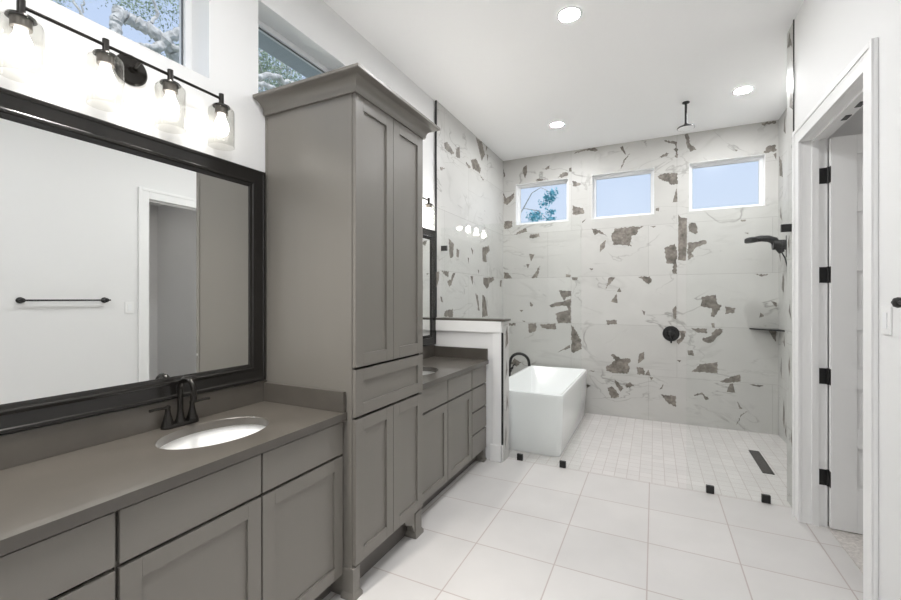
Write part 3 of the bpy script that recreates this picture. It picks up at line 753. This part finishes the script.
# ------------------------------------------------------------------ vanity lights
def vanity_light(label, yc, xb, zb, pitch, glow):
    t = thing('vanity_light', label, 'wall light', (XL, yc, zb-0.02), 'four-jar vanity lights')
    MB().lathe([(0.060, 0.0005), (0.060, 0.010), (0.054, 0.016), (0.020, 0.022)], (XL, yc, zb-0.02), (1, 0, 0), cap1=True).build('backplate', BRONZE, t)
    MB().tube([(XL+0.015, yc, zb-0.02), (XL+0.04, yc, zb-0.016), (xb, yc, zb)], 0.007).cyl((XL+0.018, yc, zb-0.02), (XL+0.034, yc, zb-0.018), 0.016).build('arm', BRONZE, t)
    MB().cyl((xb, yc-1.5*pitch, zb), (xb, yc+1.5*pitch, zb), 0.0062).build('bar', BRONZE, t)
    for i in range(4):
        y = yc+(i-1.5)*pitch
        s = MB()
        s.cyl((xb, y, zb-0.03), (xb, y, zb+0.022), 0.011)
        s.lathe([(0.011, -0.024), (0.022, -0.027), (0.036, -0.034), (0.038, -0.040), (0.030, -0.042)], (xb, y, zb))
        so = s.build('socket', BRONZE, t)
        MB().cyl((xb, y, zb-0.041), (xb, y, zb-0.072), 0.027).build('collar', COLLAR, so)
        g = MB()
        g.lathe([(0.030, -0.0425), (0.046, -0.0435), (0.054, -0.052), (0.0565, -0.064), (0.0565, -0.222), (0.0575, -0.225), (0.0555, -0.226), (0.0545, -0.222),
                 (0.0545, -0.064), (0.052, -0.054), (0.045, -0.0465), (0.030, -0.0445)], (xb, y, zb), n=40)
        g.build('glass_jar', JAR, so)
        MB().lathe([(0.016, -0.0725), (0.017, -0.088), (0.024, -0.104), (0.031, -0.125), (0.0325, -0.140), (0.029, -0.157), (0.018, -0.170), (0.004, -0.174)], (xb, y, zb), cap0=True, cap1=True, n=24).build('bulb', glow, so)
vanity_light('dark bar light of four lit clear glass jars above the large near mirror', 0.955, -1.83, 2.389, 0.231, BULB_M)
vanity_light('dark bar light with clear glass jars above the far mirror, mostly behind the tall cabinet', 2.97, -1.83, 2.335, 0.231, BULB_FAR_M)

# ------------------------------------------------------------------ shower glass
GY = 3.655; GZ = 2.14
t = thing('glass_panel', 'left frameless glass shower panel standing across the tub and half wall', 'glass panel', (-1.2, GY, 0), 'shower glass panels')
b = MB()
b.prism([(XT+0.001, GY-0.005, 1.2655), (PX+0.0165, GY-0.005, 1.2655), (PX+0.0165, GY-0.005, 0.001), (-0.553, GY-0.005, 0.001), (-0.553, GY-0.005, GZ), (XT+0.001, GY-0.005, GZ)], (0, 0.01, 0))
b.build('pane', GLASS, t, False)
def clip(x0, x1, z0, z1, p): MB().box(x0, x1, GY-0.012, GY+0.012, z0, z1, 0.0015).build('clip', BLACK, p)
clip(-1.107, -1.055, 0.0005, 0.056, t); clip(-0.730, -0.678, 0.0005, 0.056, t); clip(XT+0.002, XT+0.062, 1.915, 1.965, t)
t = thing('glass_panel', 'right frameless glass shower panel fixed to the wall beside the door casing', 'glass panel', (0.54, GY, 0), 'shower glass panels')
MB().box(0.223, XR-0.002, GY-0.005, GY+0.005, 0.001, GZ).build('pane', GLASS, t, False)
clip(0.350, 0.402, 0.0005, 0.056, t); clip(0.689, 0.741, 0.0005, 0.056, t); clip(XR-0.060, XR-0.002, 1.915, 1.968, t)

# ------------------------------------------------------------------ tub and shower fittings
def rrect(x0, x1, y0, y1, r, z, n=8):
    out = []
    for cx, cy, a in ((x1-r, y1-r, 0), (x0+r, y1-r, PI/2), (x0+r, y0+r, PI), (x1-r, y0+r, 1.5*PI)):
        for i in range(n+1): out.append((cx+r*math.cos(a+PI/2*i/n), cy+r*math.sin(a+PI/2*i/n), z))
    return out
t = thing('bathtub', 'white freestanding rectangular bathtub behind the glass, beside the half wall', 'bathtub', (-1.11, 4.63, 0))
X0, X1, Y0, Y1, ZH = -1.475, -0.742, 3.835, 5.43, 0.572
b = MB()
def L(d, z, r): return rrect(X0+d, X1-d, Y0+d, Y1-d, r, z)
def LI(dx, dy, z, r): return rrect(X0+dx, X1-dx, Y0+dy, Y1-dy, r, z)
b.loft([L(0.034, 0.001, 0.05), L(0.028, 0.012, 0.055), L(0.012, 0.30, 0.055), L(0.002, 0.52, 0.055), L(0.0, ZH-0.012, 0.055), L(0.003, ZH-0.003, 0.053), L(0.010, ZH, 0.05),
        L(0.022, ZH, 0.042), L(0.030, ZH-0.004, 0.045), LI(0.036, 0.04, ZH-0.03, 0.06), LI(0.065, 0.10, 0.36, 0.09), LI(0.09, 0.20, 0.20, 0.12), LI(0.12, 0.28, 0.14, 0.13), LI(0.20, 0.40, 0.125, 0.12)], True, True)
b.build('shell', TUBM, t)
MB().lathe([(0.0, 0.004), (0.030, 0.004), (0.033, 0.0)], (-1.11, 4.63, 0.1255)).build('drain', BLACK, t)
t = thing('tub_filler', 'black floor standing tub faucet with arched spout beside the tub', 'faucet', (-1.545, 4.78, 0))
fx, fy = -1.545, 4.78
b = MB(); b.lathe([(0.04, 0.0005), (0.04, 0.008), (0.018, 0.014)], (fx, fy, 0), cap0=True).cyl((fx, fy, 0.01), (fx, fy, 0.62), 0.017); b.build('riser', BLACK, t)
b = MB()
pts = [(fx, fy, 0.60), (fx+0.004, fy, 0.66), (fx+0.012, fy, 0.70)] + arc((fx+0.125, fy, 0.700), 0.112, PI*0.97, 0.10, 18, lambda c, u, v: (c[0]+u, c[1], c[2]+v*0.92)) + [(fx+0.240, fy, 0.68), (fx+0.242, fy, 0.665)]
b.tube(pts, 0.0165, n=16); b.build('spout', BLACK, t)
b = MB(); b.cyl((fx, fy-0.02, 0.60), (fx, fy+0.02, 0.60), 0.03).cyl((fx+0.01, fy-0.02, 0.615), (fx+0.05, fy-0.03, 0.635), 0.013); b.tube([(fx+0.05, fy-0.03, 0.62), (fx+0.055, fy-0.03, 0.66), (fx+0.085, fy-0.03, 0.685)], 0.007); b.build('handle', BLACK, t)

t = thing('rain_shower_head', 'round black rain shower head hanging from the ceiling on a rod', 'shower head', (0.278, 4.645, 3.09))
cx, cy = 0.278, 4.645
MB().lathe([(0.032, 0.0), (0.032, -0.008), (0.014, -0.014)], (cx, cy, H-0.0005), cap0=True).cyl((cx, cy, H-0.01), (cx, cy, 3.135), 0.011).build('rod', BLACK, t)
MB().lathe([(0.012, 0.050), (0.020, 0.040), (0.022, 0.026), (0.070, 0.016), (0.077, 0.010), (0.077, 0.002), (0.073, 0.0)], (cx, cy, 3.095), cap0=True, cap1=False).build('head', BLACK, t)
MB().lathe([(0.0729, 0.0), (0.02, 0.0)], (cx, cy, 3.0955), cap1=True).build('spray_face', plain('pale_spray_face', (0.92, 0.92, 0.92), 0.3), t)

t = thing('hand_shower', 'black hand shower resting in a bracket on the right tiled shower wall', 'shower head', (XS, 5.19, 1.97))
sy = 5.17
b = MB(); b.box(XS-0.014, XS-0.0012, sy-0.03, sy+0.03, 1.86, 2.075, 0.004).cyl((XS-0.012, sy, 1.98), (XS-0.055, sy, 1.985), 0.05).cyl((XS-0.055, sy, 1.985), (XS-0.125, sy, 1.985), 0.048, 0.05); b.build('bracket', BLACK, t)
b = MB()
pts = [(XS-0.05, sy, 1.905), (XS-0.08, sy, 1.965), (XS-0.115, sy, 2.030), (XS-0.16, sy, 2.050), (XS-0.22, sy, 2.055), (XS-0.27, sy, 2.048)]
b.tube(pts, [0.026, 0.036, 0.038, 0.034, 0.031, 0.030], n=16)
b.loft([[(XS-0.24-0.055*(1-math.cos(0))*0 - 0.06*math.cos(2*PI*i/28)*k - 0.06, sy+0.055*math.sin(2*PI*i/28)*k, z - 0.12*(-0.06*math.cos(2*PI*i/28)*k)*-1*0.6) for i in range(28)] for k, z in ((0.6, 2.072), (0.95, 2.062), (1.0, 2.046), (0.97, 2.024), (0.8, 2.016))])
b.build('wand', BLACK, t)
b = MB(); b.tube([(XS-0.05, sy, 1.905), (XS-0.030, sy-0.02, 1.85), (XS-0.020, sy-0.06, 1.76), (XS-0.020, sy-0.07, 1.50), (XS-0.020, sy-0.10, 1.35), (XS-0.018, sy-0.13, 1.32), (XS-0.012, sy-0.14, 1.36), (XS-0.0015, sy-0.14, 1.38)], 0.006, n=10)
b.build('hose', BLACK, t)
t = thing('shower_valve', 'round black shower valve with small lever on the back tiled wall', 'shower valve', (0.179, YB, 1.035))
MB().lathe([(0.089, 0.001), (0.089, 0.006), (0.084, 0.010), (0.045, 0.012), (0.042, 0.03), (0.036, 0.05), (0.03, 0.052)], (0.179, YB, 1.04), (0, -1, 0), cap0=True, cap1=True, n=40).build('valve_plate', BLACK, t)
MB().tube([(0.179, YB-0.045, 1.03), (0.179, YB-0.05, 0.98), (0.179, YB-0.05, 0.935)], [0.011, 0.009, 0.010]).build('lever', BLACK, t)
o = MB().prism([(XS-0.002, YB-0.002, 1.115), (XS-0.255, YB-0.002, 1.115), (XS-0.235, YB-0.03, 1.115), (XS-0.03, YB-0.235, 1.115), (XS-0.002, YB-0.25, 1.115)], (0, 0, 0.012)).build('corner_shelf', BLACK)
tag(rebase(o, (XS-0.1, YB-0.1, 1.115)), 'thin black corner shelf on the tiled walls below the hand shower', 'shelf')
t = thing('shower_drain', 'long dark rectangular linear drain grate in the shower floor', 'drain', (0.853, 4.55, 0))
b = MB(); b.box(0.812, 0.894, 4.265, 4.268, 0.0, 0.004)
b.box(0.812, 0.894, 4.842, 4.845, 0.0, 0.004).box(0.812, 0.815, 4.265, 4.845, 0.0, 0.004).box(0.891, 0.894, 4.265, 4.845, 0.0, 0.004)
b.build('rim', BLACK, t, False)
MB().box(0.815, 0.891, 4.268, 4.842, 0.0, 0.0032).build('grate', plain('drain_grate', (0.05, 0.046, 0.042), 0.5, noise=0.5, scale=90), t, False)

# ------------------------------------------------------------------ small things on the right wall
t = thing('light_switch', 'white rocker light switch plate beside the door casing', 'light switch', (XR, 2.325, 1.36))
MB().box(XR-0.006, XR-0.0005, 2.285, 2.365, 1.302, 1.418, 0.002).build('plate', TRIM, t)
MB().box(XR-0.010, XR-0.006, 2.308, 2.342, 1.327, 1.393, 0.0015).build('rocker', VINYL, t)
t = thing('towel_bar', 'black towel bar on the white wall, seen in the large mirror', 'towel bar', (XR, 1.84, 1.435))
xb = XR-0.05
MB().cyl((xb, 1.51, 1.435), (xb, 2.145, 1.435), 0.0075).build('rail', BLACK, t)
for y in (1.535, 2.115):
    MB().lathe([(0.026, 0.0005), (0.026, 0.008), (0.014, 0.016), (0.012, 0.032), (0.018, 0.040), (0.020, 0.050), (0.016, 0.060), (0.006, 0.064)], (XR, y, 1.435), (-1, 0, 0), cap0=True, cap1=True).build('post', BLACK, t)

# ------------------------------------------------------------------ recessed ceiling lamps
def can(label, x, y, H=H, lens=None):
    t = thing('recessed_light', label, 'ceiling light', (x, y, H), 'recessed ceiling lights')
    MB().lathe([(0.066, -0.001), (0.068, -0.006), (0.083, -0.004), (0.085, -0.0005)], (x, y, H), n=40).build('trim_ring', VINYL, t)
    MB().lathe([(0.0655, -0.003), (0.03, -0.003)], (x, y, H), n=40, cap1=True).build('lens', lens or CAN_M, t)
    return t
can('lit round recessed ceiling light nearest the camera, over the open floor', -0.509, 2.869)
can('lit round recessed ceiling light over the shower, right of the rain shower head', 0.730, 4.599)
can('lit round recessed ceiling light over the bathtub, left of the rain shower head', -0.953, 4.624)
for x, y, w in ((-0.75, 0.75, 'above the camera'), (-0.45, -0.9, 'near the rear wall')):  # added unseen lamps, their bounce lifts the ceiling and near room
    can('round ceiling light added out of the picture to brighten the room, ' + w, x, y)

vc = can('unseen ceiling downlight added to brighten the near countertop', -1.38, 0.85, H, emitter('added_lamp_glow', (1.0, 0.96, 0.90), 20.0))  # lamp and its spot are added, to lighten the near countertop
sd = bpy.data.lights.new('added_counter_spot', 'SPOT'); sd.energy = 150.0; sd.spot_size = math.radians(64); sd.spot_blend = 0.8; sd.shadow_soft_size = 0.06; sd.color = (1.0, 0.96, 0.90)
so = bpy.data.objects.new('added_counter_spot', sd); COL.objects.link(so); so.parent = vc; so.location = (0, 0, -0.03)
can('unseen dim ceiling light added in the closet to brighten the door leaf', 1.75, 2.6, 2.75, emitter('added_closet_glow', (1.0, 0.96, 0.92), CAN*0.16))  # added lamp, lifts the closet door and walls
# ------------------------------------------------------------------ trees outside
def leaf_cloud(mb, rnd, centres, n, spread, size):
    for _ in range(n):
        c = Vector(rnd.choice(centres)); p = c + Vector((rnd.gauss(0, spread), rnd.gauss(0, spread), rnd.gauss(0, spread*0.7)))
        d = Vector((rnd.uniform(-1, 1), rnd.uniform(-1, 1), rnd.uniform(-1, 1))).normalized()
        e = d.cross(Vector((rnd.uniform(-1, 1), rnd.uniform(-1, 1), rnd.uniform(-1, 1)))).normalized()
        s = size*rnd.uniform(0.6, 1.4)
        mb.face([p-d*s, p+e*s*0.45, p+d*s, p-e*s*0.45])
rnd = random.Random(12)
t = thing('oak_tree', 'pale barked oak tree with gnarled branches outside the two high left windows', 'tree', (-6.6, 4.3, -0.3))
b = MB()
def limb(pts, r0, r1):
    n = len(pts); b.tube(pts, [r0+(r1-r0)*i/(n-1) for i in range(n)], n=10)
def wiggly(pts, r0, r1, amp=0.022, k=7):
    P = [Vector(p) for p in pts]; out = []
    for i in range(len(P)-1):
        for q in range(k):
            out.append(P[i].lerp(P[i+1], q/k) + Vector((rnd.uniform(-amp, amp), rnd.uniform(-amp, amp), rnd.uniform(-amp, amp))))
    out.append(P[-1]); n = len(out)
    b.tube(out, [(r0+(r1-r0)*i/(n-1))*rnd.uniform(0.9, 1.1) for i in range(n)], n=10)
    return out
limb([(-6.6, 4.3, -0.3), (-6.5, 4.25, 1.8), (-6.6, 4.3, 3.4), (-6.4, 4.2, 4.4), (-6.3, 4.3, 5.6), (-6.6, 4.7, 7.5)], 0.24, 0.08)
wiggly([(-6.4, 4.2, 4.3), (-6.2, 3.9, 4.6), (-6.0, 3.55, 4.85), (-5.95, 3.3, 4.98), (-6.0, 3.08, 5.0), (-6.0, 2.86, 5.02)], 0.10, 0.065)
wiggly([(-6.0, 2.88, 5.03), (-6.0, 2.86, 4.85), (-6.0, 2.87, 4.68), (-6.0, 2.92, 4.5)], 0.065, 0.055, 0.015)
main = wiggly([(-6.1, 3.25, 4.6), (-5.95, 3.35, 4.85), (-5.8, 3.55, 5.1), (-5.8, 3.68, 5.35), (-5.7, 3.85, 5.9), (-5.9, 4.0, 6.6)], 0.075, 0.03)
wiggly([(-6.0, 3.5, 4.95), (-5.9, 3.3, 4.78), (-6.0, 3.1, 4.72), (-6.1, 2.8, 4.72)], 0.045, 0.02)
wiggly([(-6.0, 3.2, 4.98), (-5.9, 3.28, 5.2), (-5.9, 3.2, 5.45)], 0.03, 0.01)
wiggly([(-6.0, 3.4, 4.9), (-5.8, 3.6, 4.88), (-5.7, 3.9, 5.02), (-5.8, 4.3, 5.3)], 0.045, 0.02)
wiggly([(-6.2, 2.75, 4.6), (-6.2, 2.5, 5.0), (-6.3, 2.35, 5.5)], 0.02, 0.008)
wiggly([(-6.2, 2.62, 4.8), (-6.2, 2.6, 5.1), (-6.3, 2.5, 5.3)], 0.01, 0.005)
wiggly([(-6.4, 4.3, 4.6), (-6.1, 4.8, 5.1), (-6.0, 5.2, 5.35), (-6.1, 5.7, 5.45), (-6.2, 6.4, 5.8)], 0.06, 0.035)
wiggly([(-6.3, 4.6, 4.9), (-6.0, 5.0, 5.1), (-6.1, 5.4, 5.2), (-6.2, 5.8, 5.25), (-6.3, 6.2, 5.4)], 0.045, 0.02)
for _ in range(26):
    y = rnd.uniform(5.0, 6.2); z = rnd.uniform(5.1, 6.2)
    wiggly([(-6.4, y, z), (-6.3, y+rnd.uniform(-0.2, 0.2), z+0.2), (-6.4, y+rnd.uniform(-0.4, 0.4), z+0.4)], 0.012, 0.004, 0.02, 3)
b.build('branches', BARK, t)
b = MB()
cs = [(-6.3, 3.5, 5.6), (-6.4, 3.8, 5.3), (-6.5, 3.65, 4.75), (-6.4, 3.5, 4.5), (-6.2, 3.9, 5.8), (-6.8, 3.4, 4.5), (-6.5, 2.25, 5.0), (-6.6, 2.45, 5.2), (-6.9, 3.2, 5.9), (-6.5, 3.85, 4.9), (-6.5, 3.3, 5.5)]
leaf_cloud(b, rnd, cs, 5200, 0.15, 0.018)
cs = [(-6.5, 5.2, 5.7), (-6.4, 5.5, 5.5), (-6.6, 5.0, 5.4), (-6.8, 5.6, 5.9), (-6.5, 6.0, 5.6), (-6.7, 5.3, 6.1), (-6.6, 6.2, 6.1), (-7.0, 5.8, 5.4)]
leaf_cloud(b, rnd, cs, 9000, 0.26, 0.022)
o = b.build('foliage', LEAF, t, False); o['kind'] = 'stuff'
t = thing('small_tree', 'blue-green leafy tree outside the leftmost back window', 'tree', (-3.4, 9.2, -0.3))
b = MB()
limb([(-3.4, 9.2, -0.3), (-3.35, 9.2, 1.5), (-3.0, 9.1, 2.9), (-2.6, 9.05, 3.45), (-2.25, 9.0, 3.35), (-2.0, 9.0, 3.1)], 0.035, 0.004)
limb([(-2.6, 9.05, 3.45), (-2.4, 9.0, 3.75), (-2.2, 9.0, 3.85), (-1.95, 9.0, 3.7)], 0.015, 0.006)
b.build('branches', BARK, t)
b = MB()
leaf_cloud(b, rnd, [(-2.05, 9, 3.62), (-1.97, 9, 3.58), (-2.12, 9, 3.48), (-1.95, 9, 3.7)], 330, 0.06, 0.03)
leaf_cloud(b, rnd, [(-2.0, 9, 3.15), (-1.98, 9, 3.3), (-1.95, 9, 3.05), (-2.0, 9, 2.9)], 300, 0.055, 0.03)
leaf_cloud(b, rnd, [(-2.32, 9, 3.28), (-2.4, 9, 3.2), (-2.28, 9, 3.2)], 220, 0.06, 0.03)
o = b.build('foliage', LEAFB, t, False); o['kind'] = 'stuff'
